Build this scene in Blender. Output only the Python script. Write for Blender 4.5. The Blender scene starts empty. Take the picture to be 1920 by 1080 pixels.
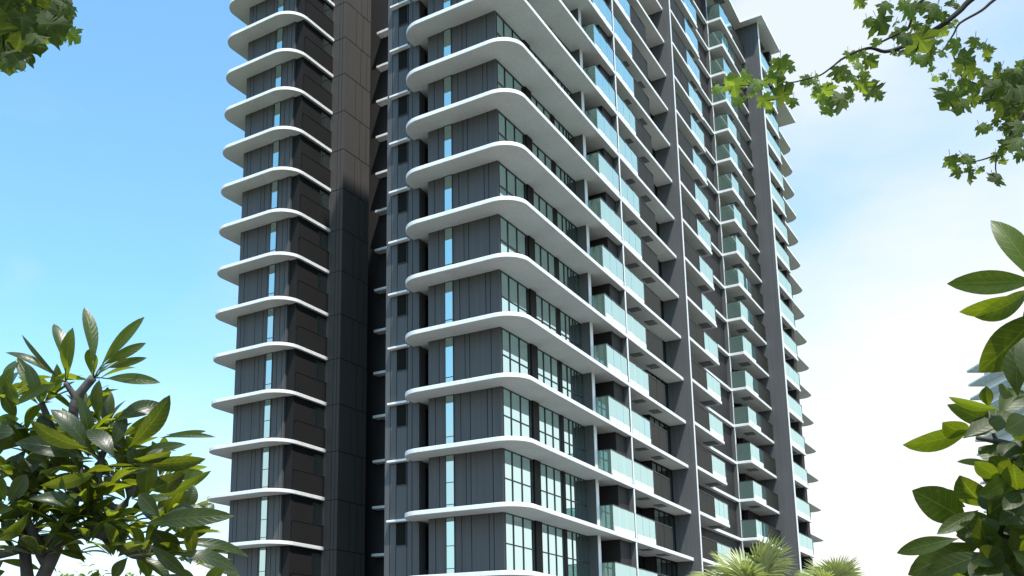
import bpy, math, random
from mathutils import Vector, Matrix
import numpy as np
R = math.radians
random.seed(7)
SC = bpy.context.scene
COL = SC.collection

# ------------------------------------------------------------------ camera
CAM_POS = Vector((25.011, -46.613, -8.621))
FPX, PX0, PY0 = 1951.7177, 715.860, 847.4376          # focal length and principal point, photo pixels
YAW, PITCH, ROLL = R(124.94), R(12.56), R(0.48)
_f = Vector((math.cos(PITCH)*math.cos(YAW), math.cos(PITCH)*math.sin(YAW), math.sin(PITCH)))
_r = Vector((math.sin(YAW), -math.cos(YAW), 0)); _u = _r.cross(_f)
CR = _r*math.cos(ROLL) + _u*math.sin(ROLL); CU = -_r*math.sin(ROLL) + _u*math.cos(ROLL); CF = _f
cd = bpy.data.cameras.new('camera'); cam = bpy.data.objects.new('camera', cd); COL.objects.link(cam)
cd.sensor_width = 36; cd.lens = 36*FPX/1920
cd.shift_x = (960-PX0)/1920; cd.shift_y = (PY0-540)/1920
cd.clip_start = 0.05; cd.clip_end = 6000
cam.matrix_world = Matrix(((CR.x, CU.x, -CF.x, CAM_POS.x), (CR.y, CU.y, -CF.y, CAM_POS.y), (CR.z, CU.z, -CF.z, CAM_POS.z), (0, 0, 0, 1)))
SC.camera = cam

# ------------------------------------------------------------------ sky, sun, exposure
SUN = Vector((0.36, -0.26, 1.0)).normalized()
SC.view_settings.view_transform = 'Standard'; SC.view_settings.look = 'None'
SC.view_settings.exposure = 0.5; SC.view_settings.gamma = 1.0
W = bpy.data.worlds.new('World'); SC.world = W; W.use_nodes = True
nt = W.node_tree; nt.nodes.clear()
def N(t, kind, **kw):
    n = t.nodes.new(kind)
    for k, v in kw.items(): setattr(n, k, v)
    return n
wo = N(nt, 'ShaderNodeOutputWorld'); bg = N(nt, 'ShaderNodeBackground'); bg.inputs['Strength'].default_value = 0.125
sky = N(nt, 'ShaderNodeTexSky', sky_type='NISHITA', sun_disc=False)
sky.sun_elevation = math.asin(SUN.z); sky.sun_rotation = math.atan2(SUN.x, SUN.y); sky.dust_density = 1.2; sky.ozone_density = 2.0
tc = N(nt, 'ShaderNodeTexCoord')
def wmath(op, a, b=None, clamp=False):
    n = N(nt, 'ShaderNodeMath', operation=op); n.use_clamp = clamp
    for i, v in enumerate((a, b)):
        if v is None: continue
        if isinstance(v, (int, float)): n.inputs[i].default_value = v
        else: nt.links.new(v, n.inputs[i])
    return n.outputs[0]
sep = N(nt, 'ShaderNodeSeparateXYZ'); nt.links.new(tc.outputs['Generated'], sep.inputs[0])
dot = N(nt, 'ShaderNodeVectorMath', operation='DOT_PRODUCT'); nt.links.new(tc.outputs['Generated'], dot.inputs[0])
_b = Vector((0.30, 0.95, 0.0)).normalized(); dot.inputs[1].default_value = _b
mp = N(nt, 'ShaderNodeMapping'); mp.inputs['Scale'].default_value = (1.4, 1.4, 3.2); nt.links.new(tc.outputs['Generated'], mp.inputs[0])
nz = N(nt, 'ShaderNodeTexNoise'); nz.inputs['Scale'].default_value = 1.7; nz.inputs['Detail'].default_value = 7; nz.inputs['Roughness'].default_value = 0.52
nt.links.new(mp.outputs[0], nz.inputs['Vector'])
side = wmath('MULTIPLY', wmath('SUBTRACT', dot.outputs['Value'], 0.52), 1.75)                 # thin cloud gathers towards this azimuth
low = wmath('MULTIPLY', wmath('SUBTRACT', 0.40, sep.outputs['Z']), 1.7)                     # and towards the horizon
cl = wmath('MULTIPLY', wmath('SUBTRACT', nz.outputs['Fac'], 0.5), 1.9)
cov = wmath('ADD', wmath('ADD', wmath('MAXIMUM', side, 0.0), low), cl)
for (u_, v_, pw, am) in ((1465, 20, 200, 0.95), (15, 500, 2600, 0.4), (60, 515, 4000, 0.25), (1180, -300, 90, 0.3), (None, None, 9, 0.55)):     # single brighter clouds; last one unseen, added to pale the rail glass reflection
    dv = (CR*((u_-PX0)/FPX) - CU*((v_-PY0)/FPX) + CF).normalized() if u_ else Vector((0.60, 0.66, 0.45)).normalized()
    dd = N(nt, 'ShaderNodeVectorMath', operation='DOT_PRODUCT'); nt.links.new(tc.outputs['Generated'], dd.inputs[0]); dd.inputs[1].default_value = dv
    pk = wmath('MULTIPLY', wmath('POWER', wmath('MAXIMUM', dd.outputs['Value'], 0.0), pw), am)
    cov = wmath('ADD', cov, wmath('MULTIPLY', pk, wmath('MULTIPLY', nz.outputs['Fac'], 2.0)))
cov = wmath('MULTIPLY', cov, 1.0, clamp=True)
cov = wmath('POWER', cov, 1.25)
cov = wmath('MULTIPLY', cov, 0.93)
cmix = N(nt, 'ShaderNodeMix', data_type='RGBA'); cmix.inputs['B'].default_value = (5.1, 5.5, 5.7, 1)
tint = N(nt, 'ShaderNodeMix', data_type='RGBA', blend_type='MULTIPLY'); tint.inputs['Factor'].default_value = 1.0
tint.inputs['B'].default_value = (1.42, 1.98, 1.95, 1)
nt.links.new(sky.outputs[0], tint.inputs['A'])
nt.links.new(tint.outputs['Result'], cmix.inputs['A']); nt.links.new(cov, cmix.inputs['Factor'])
hz = wmath('MULTIPLY', wmath('ADD', wmath('SUBTRACT', 0.27, sep.outputs['Z']), wmath('MULTIPLY', wmath('MAXIMUM', side, 0.0), 0.24)), 3.4)
hz = wmath('MULTIPLY', wmath('ADD', hz, wmath('MULTIPLY', wmath('SUBTRACT', nz.outputs['Fac'], 0.5), 0.8)), 1.0, clamp=True)
hmix = N(nt, 'ShaderNodeMix', data_type='RGBA'); hmix.inputs['B'].default_value = (6.8, 6.55, 6.3, 1)      # bright warm horizon haze
nt.links.new(wmath('MULTIPLY', hz, 0.86), hmix.inputs['Factor']); nt.links.new(cmix.outputs['Result'], hmix.inputs['A'])
nt.links.new(hmix.outputs['Result'], bg.inputs['Color']); nt.links.new(bg.outputs[0], wo.inputs[0])
sl = bpy.data.lights.new('sun', 'SUN'); sl.energy = 5.0; sl.angle = R(0.8); sl.color = (1.0, 0.965, 0.91)
so = bpy.data.objects.new('sun', sl); COL.objects.link(so); so.rotation_mode = 'QUATERNION'
so.rotation_quaternion = SUN.to_track_quat('Z', 'Y'); so.location = (40, -40, 90)

# ------------------------------------------------------------------ helpers
def pix(u, v, d):
    """a point seen at photo pixel (u, v), d metres in front of the camera: how positions were surveyed from the photo"""
    return CAM_POS + d*(CR*((u-PX0)/FPX) - CU*((v-PY0)/FPX) + CF)

class MB:
    def __init__(s): s.v = []; s.f = []; s.uv = None; s.tone = None; s.smooth = False
    def box(s, x0, x1, y0, y1, z0, z1):
        b = len(s.v)
        s.v += [(x0,y0,z0),(x1,y0,z0),(x1,y1,z0),(x0,y1,z0),(x0,y0,z1),(x1,y0,z1),(x1,y1,z1),(x0,y1,z1)]
        s.f += [tuple(b+i for i in q) for q in ((0,3,2,1),(4,5,6,7),(0,1,5,4),(1,2,6,5),(2,3,7,6),(3,0,4,7))]
        return s
    def prism(s, poly, z0, z1):
        b = len(s.v); n = len(poly)
        s.v += [(x,y,z0) for x,y in poly] + [(x,y,z1) for x,y in poly]
        s.f.append(tuple(b+i for i in reversed(range(n)))); s.f.append(tuple(b+n+i for i in range(n)))
        for i in range(n):
            j = (i+1) % n; s.f.append((b+i, b+j, b+n+j, b+n+i))
        return s
    def tube(s, pts, rad, n=8):
        pts = [Vector(p) for p in pts]; b = len(s.v); m = len(pts)
        if not hasattr(rad, '__len__'): rad = [rad]*m
        up = Vector((0.3,0.2,1)).normalized()
        for i, p in enumerate(pts):
            t = (pts[min(i+1,m-1)] - pts[max(i-1,0)]).normalized()
            a = t.cross(up)
            if a.length < 1e-3: a = t.cross(Vector((1,0,0)))
            a.normalize(); c = t.cross(a)
            for k in range(n):
                an = 2*math.pi*k/n
                s.v.append(tuple(p + rad[i]*(a*math.cos(an) + c*math.sin(an))))
        for i in range(m-1):
            for k in range(n):
                k2 = (k+1) % n
                s.f.append((b+i*n+k, b+i*n+k2, b+(i+1)*n+k2, b+(i+1)*n+k))
        s.f.append(tuple(b+k for k in reversed(range(n)))); s.f.append(tuple(b+(m-1)*n+k for k in range(n)))
        return s
    def build(s, name, mat, parent=None, smooth=None, bevel=0):
        me = bpy.data.meshes.new(name); me.from_pydata([tuple(p) for p in s.v], [], s.f)
        if s.uv is not None:
            l = me.uv_layers.new(name='UVMap'); fl = []
            for poly in me.polygons:
                for vi in poly.vertices: fl += list(s.uv[vi])
            l.data.foreach_set('uv', fl)
        if s.tone is not None:
            a = me.attributes.new('tone', 'FLOAT', 'POINT'); a.data.foreach_set('value', s.tone)
        me.materials.append(mat)
        if smooth if smooth is not None else s.smooth: me.shade_smooth()
        o = bpy.data.objects.new(name, me); COL.objects.link(o)
        if parent is not None:
            o.parent = parent
            loc = root_loc(parent); o.location = -loc
        if bevel:
            m = o.modifiers.new('bevel', 'BEVEL'); m.width = bevel; m.segments = 2; m.limit_method = 'ANGLE'
        return o
def root_loc(o):
    l = Vector((0,0,0))
    while o is not None: l = l + o.location; o = o.parent
    return l
def thing(name, label, cat, loc, group=None):
    o = bpy.data.objects.new(name, None); COL.objects.link(o); o.location = loc; o.empty_display_size = 0.2
    o['label'] = label; o['category'] = cat
    if group: o['group'] = group
    return o
def rounded(poly):
    """poly: list of (x, y, r); r > 0 rounds that corner"""
    out = []; n = len(poly)
    for i, (x, y, r) in enumerate(poly):
        if r <= 0: out.append((x, y)); continue
        p = Vector((x, y)); a = (Vector(poly[i-1][:2]) - p).normalized(); b = (Vector(poly[(i+1) % n][:2]) - p).normalized()
        p0 = p + a*r; p1 = p + b*r; S = 14
        half = a.angle(b)/2
        c = p + (a+b).normalized()*(r/math.cos(half)); rr = r*math.tan(half)
        a0 = math.atan2(p0.y-c.y, p0.x-c.x); a1 = math.atan2(p1.y-c.y, p1.x-c.x)
        d = (a1-a0+math.pi) % (2*math.pi) - math.pi
        for k in range(S+1):
            t = a0 + d*k/S; out.append((c.x + rr*math.cos(t), c.y + rr*math.sin(t)))
    return out

# ------------------------------------------------------------------ materials
def mat(name, col, rough=0.6, spec=0.4, var=0.06, scale=0.7, metallic=0.0, bump=0.0, streak=0.0):
    m = bpy.data.materials.new(name); m.use_nodes = True; t = m.node_tree; p = t.nodes['Principled BSDF']
    p.inputs['Roughness'].default_value = rough; p.inputs['Specular IOR Level'].default_value = spec; p.inputs['Metallic'].default_value = metallic
    g = N(t, 'ShaderNodeNewGeometry'); n1 = N(t, 'ShaderNodeTexNoise'); n1.inputs['Scale'].default_value = scale; n1.inputs['Detail'].default_value = 6
    mpn = N(t, 'ShaderNodeMapping'); mpn.inputs['Scale'].default_value = (1, 1, 0.35 if streak else 1)
    t.links.new(g.outputs['Position'], mpn.inputs[0]); t.links.new(mpn.outputs[0], n1.inputs['Vector'])
    r = N(t, 'ShaderNodeMapRange'); r.inputs['From Min'].default_value = 0.3; r.inputs['From Max'].default_value = 0.7
    r.inputs['To Min'].default_value = 1-var; r.inputs['To Max'].default_value = 1+var
    t.links.new(n1.outputs['Fac'], r.inputs['Value'])
    mx = N(t, 'ShaderNodeVectorMath', operation='SCALE'); mx.inputs[0].default_value = col; t.links.new(r.outputs[0], mx.inputs['Scale'])
    out = mx.outputs[0]
    if streak:
        n2 = N(t, 'ShaderNodeTexNoise'); n2.inputs['Scale'].default_value = 2.2; n2.inputs['Detail'].default_value = 4
        mp2 = N(t, 'ShaderNodeMapping'); mp2.inputs['Scale'].default_value = (2.5, 2.5, 0.05)
        t.links.new(g.outputs['Position'], mp2.inputs[0]); t.links.new(mp2.outputs[0], n2.inputs['Vector'])
        r2 = N(t, 'ShaderNodeMapRange'); r2.inputs['From Min'].default_value = 0.35; r2.inputs['From Max'].default_value = 0.65
        r2.inputs['To Min'].default_value = 1-streak; r2.inputs['To Max'].default_value = 1+streak*0.5
        t.links.new(n2.outputs['Fac'], r2.inputs['Value'])
        m2 = N(t, 'ShaderNodeVectorMath', operation='SCALE'); t.links.new(out, m2.inputs[0]); t.links.new(r2.outputs[0], m2.inputs['Scale']); out = m2.outputs[0]
    t.links.new(out, p.inputs['Base Color'])
    if bump:
        bn = N(t, 'ShaderNodeTexNoise'); bn.inputs['Scale'].default_value = 35; bn.inputs['Detail'].default_value = 3; t.links.new(g.outputs['Position'], bn.inputs['Vector'])
        bp = N(t, 'ShaderNodeBump'); bp.inputs['Strength'].default_value = bump; bp.inputs['Distance'].default_value = 0.01
        t.links.new(bn.outputs['Fac'], bp.inputs['Height']); t.links.new(bp.outputs[0], p.inputs['Normal'])
    return m
def mirror_glass(name, tint, base, refl, trans=None, wob=0.01, rough=0.0, frost=0.0):
    m = bpy.data.materials.new(name); m.use_nodes = True; t = m.node_tree; t.nodes.clear()
    o = N(t, 'ShaderNodeOutputMaterial'); g = N(t, 'ShaderNodeBsdfGlossy'); g.inputs['Roughness'].default_value = rough
    g.inputs['Color'].default_value = (*tint, 1)
    if trans:
        d = N(t, 'ShaderNodeBsdfTransparent'); d.inputs['Color'].default_value = (*trans, 1)
        if frost:
            fd = N(t, 'ShaderNodeBsdfDiffuse'); fd.inputs['Color'].default_value = (*base, 1)
            fx = N(t, 'ShaderNodeMixShader'); fx.inputs[0].default_value = frost; t.links.new(d.outputs[0], fx.inputs[1]); t.links.new(fd.outputs[0], fx.inputs[2]); d = fx
    else: d = N(t, 'ShaderNodeBsdfDiffuse'); d.inputs['Color'].default_value = (*base, 1)
    geo = N(t, 'ShaderNodeNewGeometry'); nz = N(t, 'ShaderNodeTexNoise'); nz.inputs['Scale'].default_value = 0.8; nz.inputs['Detail'].default_value = 1
    t.links.new(geo.outputs['Position'], nz.inputs['Vector'])
    b = N(t, 'ShaderNodeBump'); b.inputs['Strength'].default_value = wob*10; b.inputs['Distance'].default_value = 0.03
    t.links.new(nz.outputs['Fac'], b.inputs['Height']); t.links.new(b.outputs[0], g.inputs['Normal'])
    lw = N(t, 'ShaderNodeFresnel'); lw.inputs['IOR'].default_value = 1.5
    f = N(t, 'ShaderNodeMath', operation='MULTIPLY_ADD'); f.use_clamp = True
    t.links.new(lw.outputs[0], f.inputs[0]); f.inputs[1].default_value = 1-refl; f.inputs[2].default_value = refl
    x = N(t, 'ShaderNodeMixShader'); t.links.new(f.outputs[0], x.inputs[0]); t.links.new(d.outputs[0], x.inputs[1]); t.links.new(g.outputs[0], x.inputs[2])
    t.links.new(x.outputs[0], o.inputs[0]); return m
M = {}
M['white'] = mat('white_render', (0.82, 0.81, 0.79), 0.55, 0.3, 0.04, 0.4, streak=0.07)
M['deck'] = mat('deck_tile', (0.20, 0.195, 0.185), 0.7, 0.2, 0.06)
M['under'] = mat('painted_soffit', (0.74, 0.73, 0.70), 0.7, 0.2, 0.06, 0.5, streak=0.05)
M['white_metal'] = mat('white_metal', (0.78, 0.78, 0.77), 0.35, 0.5, 0.02)
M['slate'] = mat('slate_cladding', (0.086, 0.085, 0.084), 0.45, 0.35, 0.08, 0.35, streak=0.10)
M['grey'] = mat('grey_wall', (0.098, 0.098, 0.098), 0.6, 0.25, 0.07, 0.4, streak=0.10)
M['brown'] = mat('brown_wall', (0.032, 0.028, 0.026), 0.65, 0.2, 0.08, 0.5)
M['deep_shade'] = mat('shade_darkened_brown', (0.019, 0.018, 0.018), 0.7, 0.12, 0.08, 0.5)  # darker copy of the brown; the court's shade is put into the colour
M['recess_shade'] = mat('shade_darkened_recess', (0.036, 0.034, 0.034), 0.7, 0.12, 0.08, 0.5)  # dark colour stands in for the shade at the back of the court
M['core'] = mat('dark_core', (0.078, 0.072, 0.067), 0.65, 0.2, 0.08, 0.4, streak=0.06)
M['joint'] = mat('joint', (0.012, 0.013, 0.015), 0.8, 0.1)
M['bronze'] = mat('bronze_frame', (0.010, 0.009, 0.008), 0.6, 0.2)
M['frame'] = mat('window_frame', (0.035, 0.037, 0.038), 0.4, 0.5)
M['olive'] = mat('olive_panel', (0.022, 0.021, 0.015), 0.6, 0.2, 0.05)
M['soffit'] = mat('soffit_dark', (0.22, 0.22, 0.23), 0.7, 0.2)
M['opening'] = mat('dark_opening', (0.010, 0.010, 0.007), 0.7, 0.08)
M['pane'] = mirror_glass('pane_glass', (0.74, 1.0, 1.0), (0.02, 0.025, 0.022), 0.86)
M['rail_glass'] = mirror_glass('rail_glass', (0.70, 1.0, 1.0), (0.46, 0.72, 0.72), 0.66, trans=(0.84, 0.98, 0.95), frost=0.16)
M['side_glass'] = mirror_glass('side_glass', (0.60, 0.72, 0.62), (0.26, 0.37, 0.32), 0.18, trans=(0.60, 0.74, 0.68), frost=0.4)
M['strip_pane'] = mirror_glass('strip_pane_glass', (0.62, 0.80, 0.76), (0.02, 0.025, 0.022), 0.84)
M['dark_glass'] = mirror_glass('dark_glazing', (0.55, 0.68, 0.66), (0.012, 0.013, 0.012), 0.45)

# ------------------------------------------------------------------ levels (underside of each floor slab)
H, Q2 = 3.2, -0.167773
def zl(k):
    if k == 18: return 56.45
    return H*k + Q2*((k/10)**2 - k/10)*10
GZ = -10.30; TH = 0.24; ROOF = 56.45

# ------------------------------------------------------------------ ground
g = MB(); S = 3000
n = 24
xs = [-S + 2*S*i/n for i in range(n+1)]
for y in xs:
    for x in xs: g.v.append((x, y, GZ - 0.3))
for j in range(n):
    for i in range(n): a = j*(n+1)+i; g.f.append((a, a+1, a+n+2, a+n+1))
go = g.build('ground', mat('lawn', (0.05, 0.065, 0.025), 0.9, 0.1, 0.3, 0.3)); go['kind'] = 'structure'
p = MB(); p.prism(rounded([(-60,-75,6),(75,-75,6),(75,100,6),(-60,100,6)]), GZ-0.15, GZ)
po = p.build('pavement', mat('pale_paving', (0.10, 0.10, 0.095), 0.8, 0.2, 0.08, 0.8)); po['kind'] = 'structure'

# ------------------------------------------------------------------ apartment building
B = thing('apartment_building', 'tall dark grey apartment tower with white curved floor slabs and glass balconies', 'building', (-6, 25, GZ))
def part(mb, name, m, parent=None, label=None, **kw):
    o = mb.build(name, m, parent or B, **kw)
    if label: o['label'] = label
    return o
# walls ---------------------------------------------------------------
part(MB().box(-4.46, 0, 0, 10.4, GZ, ROOF), 'wall', M['slate'])
part(MB().box(-22.98, -18.45, 4.257, 8.6, GZ, ROOF), 'wall', M['slate'], label='slate clad wall of the left wing')
part(MB().box(-18.44, -17.80, 4.42, 8.0, GZ, ROOF), 'wall', M['deep_shade'], label='brown side wall of the left wing, colour darkened for shade')
part(MB().box(-19.0, -16.54, 7.75, 10.92, GZ, ROOF), 'core_pillar', M['core'], label='grey brown panelled service core')
part(MB().box(-7.56, -5.28, 0.32, 13.5, GZ, 49.6), 'wall', M['slate'], label='slate wall of the projecting service stack')  # unseen top height chosen to lower its shadow on the core pillar
part(MB().box(-5.29, -4.45, 2.4, 13.5, GZ, ROOF), 'wall', M['slate'])
part(MB().box(-24.5, -0.95, 13.0, 49.0, GZ, ROOF-0.02), 'wall', M['recess_shade'], label='main body wall, colour darkened for recess shade')
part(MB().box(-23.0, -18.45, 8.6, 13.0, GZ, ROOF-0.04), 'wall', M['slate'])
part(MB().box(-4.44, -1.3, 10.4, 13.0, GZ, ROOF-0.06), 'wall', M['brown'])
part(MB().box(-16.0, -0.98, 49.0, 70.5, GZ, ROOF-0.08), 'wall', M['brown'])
# panel joints of the cladding
def joints_y(mb, xs, y, z0, z1):
    for x in xs: mb.box(x-0.016, x+0.016, y-0.006, y+0.02, z0, z1)
jf = MB(); jl = MB(); js = MB(); jc = MB()
fA = [-3.76, -2.12, -1.83, -0.51]; fB = [-4.02, -2.42, -1.83, -0.79, -0.51]
lA = [-22.42, -21.18, -20.83, -20.30, -19.20, -18.76]; lB = [-22.62, -22.28, -21.30, -20.55, -19.05, -18.62]
KMIN, KMAX = -2, 17
for k in range(-3, 18):
    z0 = zl(k)+TH; z1 = zl(k+1)
    joints_y(jf, fA if k % 2 == 0 else fB, 0, z0, z1)
    joints_y(jl, lA if k % 2 else lB, 4.257, z0, z1)
joints_y(js, [-7.21, -6.79, -6.06, -5.74], 0.32, GZ, 49.5)
part(jf, 'panel_joints', M['joint']); part(jl, 'panel_joints', M['joint']); part(js, 'panel_joints', M['joint'])
for k in range(-3, 18):
    z = zl(k)
    jc.box(-16.56, -16.532, 7.74, 10.93, z-0.02, z+0.02); jc.box(-18.5, -16.53, 7.742, 7.77, z-0.02, z+0.02)
    for y in ([9.68, 10.45] if k % 2 else [9.1, 9.9]): jc.box(-16.56, -16.532, y-0.014, y+0.014, z+0.02, zl(k+1)-0.02)
    for x in [-17.1, -16.8]: jc.box(x-0.012, x+0.012, 7.742, 7.77, z+0.02, zl(k+1)-0.02)
part(jc, 'panel_joints', M['joint'])
# floor slabs ---------------------------------------------------------
front = rounded([(-5.65,3.0,0),(-5.65,-1.47,1.35),(1.89,-1.47,1.45),(1.17,26.0,0),(-1.2,26.0,0),(-1.2,3.0,0)])
mid = [(-1.2,26.2),(1.68,26.2),(1.48,34.1),(0.12,34.1),(0.03,42.06),(1.32,42.06),(1.2,50.5),(-1.2,50.5)]
end = rounded([(-1.2,50.9,0),(2.42,50.9,0),(2.42,57.3,0),(0.55,57.3,0),(0.55,71.9,1.3),(-3.2,71.9,0),(-3.2,57.3,0)])
left = rounded([(-24.6,10.5,0),(-24.6,2.95,1.3),(-17.62,2.95,1.7),(-17.62,8.05,0),(-18.6,8.05,0),(-18.6,10.5,0)])
for k in range(KMIN, KMAX+1):
    z = zl(k)
    for poly in (front, mid, end, left):
        o = part(MB().prism(poly, z, z+TH), 'floor_slab', M['white'], bevel=0.02)
        o.data.materials.append(M['deck']); o.data.polygons[1].material_index = 1; o.data.materials.append(M['under']); o.data.polygons[0].material_index = 2
# roof
part(MB().prism([(-25.5,13.0),(-5.7,13.0),(-5.7,-1.5),(1.9,-1.5),(1.35,45.9),(1.2,49.6),(3.3,49.6),(3.2,57.0),(1.0,57.0),(1.0,72.5),(-25.5,72.5)], ROOF, ROOF+0.35), 'roof', M['white'])
part(MB().prism([(-24.6,2.9),(-16.4,2.9),(-16.4,13.0),(-24.6,13.0)], ROOF, ROOF+0.35), 'roof', M['white'])
# partition walls with white edges -----------------------------------
def fin(x0, x1, y0, y1, m, z0=GZ, z1=ROOF):
    o = part(MB().box(x0, x1, y0, y1, z0, z1), 'partition_wall', m)
    e = MB().box(x1, x1+0.035, y0-0.015, y1+0.015, z0, z1).build('edge_trim', M['white_metal'], o)
fin(-0.3, 0.68, 10.40, 10.74, M['grey'])
fin(-1.3, 1.42, 14.47, 14.60, M['grey'])
fin(-1.3, 1.70, 26.02, 26.18, M['grey'])
fin(-1.3, 0.06, 42.06, 42.24, M['grey'])
fin(-1.3, 2.60, 50.52, 50.88, M['grey'])
part(MB().box(-1.3, 1.10, 12.78, 14.46, GZ, ROOF), 'store_wall', M['brown'])
part(MB().box(-1.3, -0.12, 21.9, 26.0, GZ, ROOF), 'wall', M['brown'])
part(MB().box(-1.3, -0.25, 26.2, 42.05, GZ, ROOF), 'wall', M['brown'])
part(MB().box(-1.3, -0.5, 46.5, 50.5, GZ, ROOF), 'wall', M['brown'])
part(MB().box(-1.3, 2.25, 56.2, 57.2, GZ, ROOF), 'wall', M['brown'])
# columns of the window bays
part(MB().box(-0.1, 0.17, 3.42, 4.16, GZ, ROOF), 'column', M['bronze'])
part(MB().box(-0.1, 0.10, 7.06, 7.48, GZ, ROOF), 'column', M['bronze'])
part(MB().box(-0.05, 0.06, -0.015, 0.14, GZ, ROOF), 'column', M['slate'])
# windows -------------------------------------------------------------
def window_x(y0, y1, splits, z0, z1, zt, x=0.0):
    f = MB(); w = 0.045
    for y in [y0+w/2, *splits, y1-w/2]: f.box(x-0.02, x+0.075, y-w/2, y+w/2, z0, z1)
    f.box(x-0.02, x+0.07, y0+w, y1-w, z1-0.05, z1); f.box(x-0.02, x+0.07, y0+w, y1-w, z0, z0+0.05)
    if zt: f.box(x-0.02, x+0.068, y0+w, y1-w, zt-0.03, zt+0.03)
    o = part(f, 'window', M['frame'])
    MB().box(x-0.01, x+0.03, y0+0.01, y1-0.01, z0+0.01, z1-0.01).build('pane', M['pane'], o)
def window_y(x0, x1, y, z0, z1, bars, m, name='narrow_window'):
    f = MB(); w = 0.035
    for x in (x0+w/2, x1-w/2): f.box(x-w/2, x+w/2, y-0.05, y+0.02, z0, z1)
    for z in [z0+w/2, *bars, z1-w/2]: f.box(x0+w, x1-w, y-0.047, y+0.02, z-w/2, z+w/2)
    o = part(f, name, M['frame'])
    MB().box(x0+0.01, x1-0.01, y-0.025, y+0.01, z0+0.01, z1-0.01).build('pane', m, o)
for k in range(-2, 13):
    z0 = zl(k)+TH+0.003; z1 = zl(k+1)-0.003; zt = zl(k)+1.80
    window_x(0.16, 3.40, [1.09, 2.17], z0, z1, zt)
    window_x(4.20, 7.05, [5.14, 6.12], z0, z1, zt)
    window_x(7.49, 10.39, [8.29, 8.86, 9.32, 9.66], z0, z1, zt)
for k in range(-2, 14):
    z0 = zl(k)+TH+0.003; z1 = zl(k+1)-0.003
    if k < 12: window_y(-3.38, -2.83, 0, z0, z1, [zl(k)+0.66, zl(k)+1.85] if k < 1 else [zl(k)+1.0], M['strip_pane'])
    window_y(-20.17, -19.58, 4.257, z0, z1, [zl(k)+0.62, zl(k)+1.80] if k < 3 else [zl(k)+1.05], M['strip_pane'])
# service stack: recessed dark openings under white ledges
for k in range(-2, 14):
    z = zl(k)
    o = part(MB().box(-7.23, -5.93, 0.0, 0.33, z+0.03, z+0.15), 'ledge', M['white'], bevel=0.015)
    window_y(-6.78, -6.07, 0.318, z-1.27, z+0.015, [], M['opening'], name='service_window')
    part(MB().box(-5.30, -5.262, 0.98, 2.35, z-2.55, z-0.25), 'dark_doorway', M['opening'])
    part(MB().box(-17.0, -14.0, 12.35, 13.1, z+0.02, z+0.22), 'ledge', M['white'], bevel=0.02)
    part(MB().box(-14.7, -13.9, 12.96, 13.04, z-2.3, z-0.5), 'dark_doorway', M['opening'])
# left wing balcony fronts in the shaded court
for k in range(-2, 13):
    z0 = zl(k)+TH; o = part(MB().box(-17.74, -17.68, 4.55, 8.0, z0, zl(k)+1.62), 'balcony_front', M['deep_shade'])
    MB().box(-17.755, -17.665, 4.5, 8.02, zl(k)+1.62, zl(k)+1.67).build('rail', M['deep_shade'], o)
    w = part(MB().box(-17.80, -17.785, 6.7, 7.9, zl(k)+1.7, zl(k+1)-0.25), 'court_window', M['dark_glass'])
# balconies -----------------------------------------------------------
rnd_ = random.uniform
def xe(y): return 1.87-0.028*y
def railing(k, segs, sides=(), h=1.78, xf=None, upstand=True):
    """segs: (y0, y1, 'g'|'s') pieces along the slab edge; sides: (y, x0, x1) short returns"""
    z0 = zl(k)+TH; zt = zl(k)+h; f = MB()
    ya, yb = segs[0][0], segs[-1][1]
    def bar(y0, y1, z, a):
        f.v += [(xf(y0)-a,y0,z),(xf(y0)+0.02,y0,z),(xf(y1)+0.02,y1,z),(xf(y1)-a,y1,z),(xf(y0)-a,y0,z+0.045),(xf(y0)+0.02,y0,z+0.045),(xf(y1)+0.02,y1,z+0.045),(xf(y1)-a,y1,z+0.045)]
        b = len(f.v)-8; f.f.extend([tuple(b+i for i in q) for q in ((0,3,2,1),(4,5,6,7),(0,1,5,4),(1,2,6,5),(2,3,7,6),(3,0,4,7))])
    bar(ya, yb, zt, 0.04)
    for (y0, y1, t) in segs:
        f.box(xf(y1)-0.04, xf(y1)+0.015, y1-0.045, y1, z0, zt)
    for (y, x0, x1) in sides: f.box(x0, x1-0.042, y-0.02, y+0.02, zt, zt+0.04)
    o = part(f, 'balcony_railing', M['frame'] if upstand else M['white_metal'])
    for (y0, y1, t) in segs:
        m = MB(); e = 0.05; np_ = 3 if t == 'g' else 2
        for i in range(np_):
            a = y0+e+(y1-y0-2*e)*i/np_+(0.008 if i else 0); b = y0+e+(y1-y0-2*e)*(i+1)/np_; tw = rnd_(-0.012, 0.012)
            m.prism([(xf(a)-0.03-tw,a),(xf(a)-0.008-tw,a),(xf(b)-0.008+tw,b),(xf(b)-0.03+tw,b)], z0+(0.05 if t == 'g' else 0.0), zt-0.002)
        m.build('glass_panel' if t == 'g' else 'solid_panel', M['rail_glass'] if t == 'g' else M['olive'], o)
        if t == 'g':
            u = MB(); L = (y1-y0-0.3)/3
            for i in range(3):
                a = y0+0.15+i*L
                u.box(xf(a)-0.14, xf(a)+0.012, a+0.09, a+L-0.09, z0, z0+(0.34 if k < 5 else 0.2)*rnd_(.9, 1.1))
            u.build('upstand', M['white'], o)
    for (y, x0, x1) in sides:
        MB().box(x0, x1-0.035, y-0.012, y+0.012, z0+0.05, zt).build('glass_panel', M['side_glass'], o)
def x3(y): return 1.68-0.0253*(y-26.2)
def x4(y): return 1.32-0.0142*(y-42.06)
def x5(y): return 2.42
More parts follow.
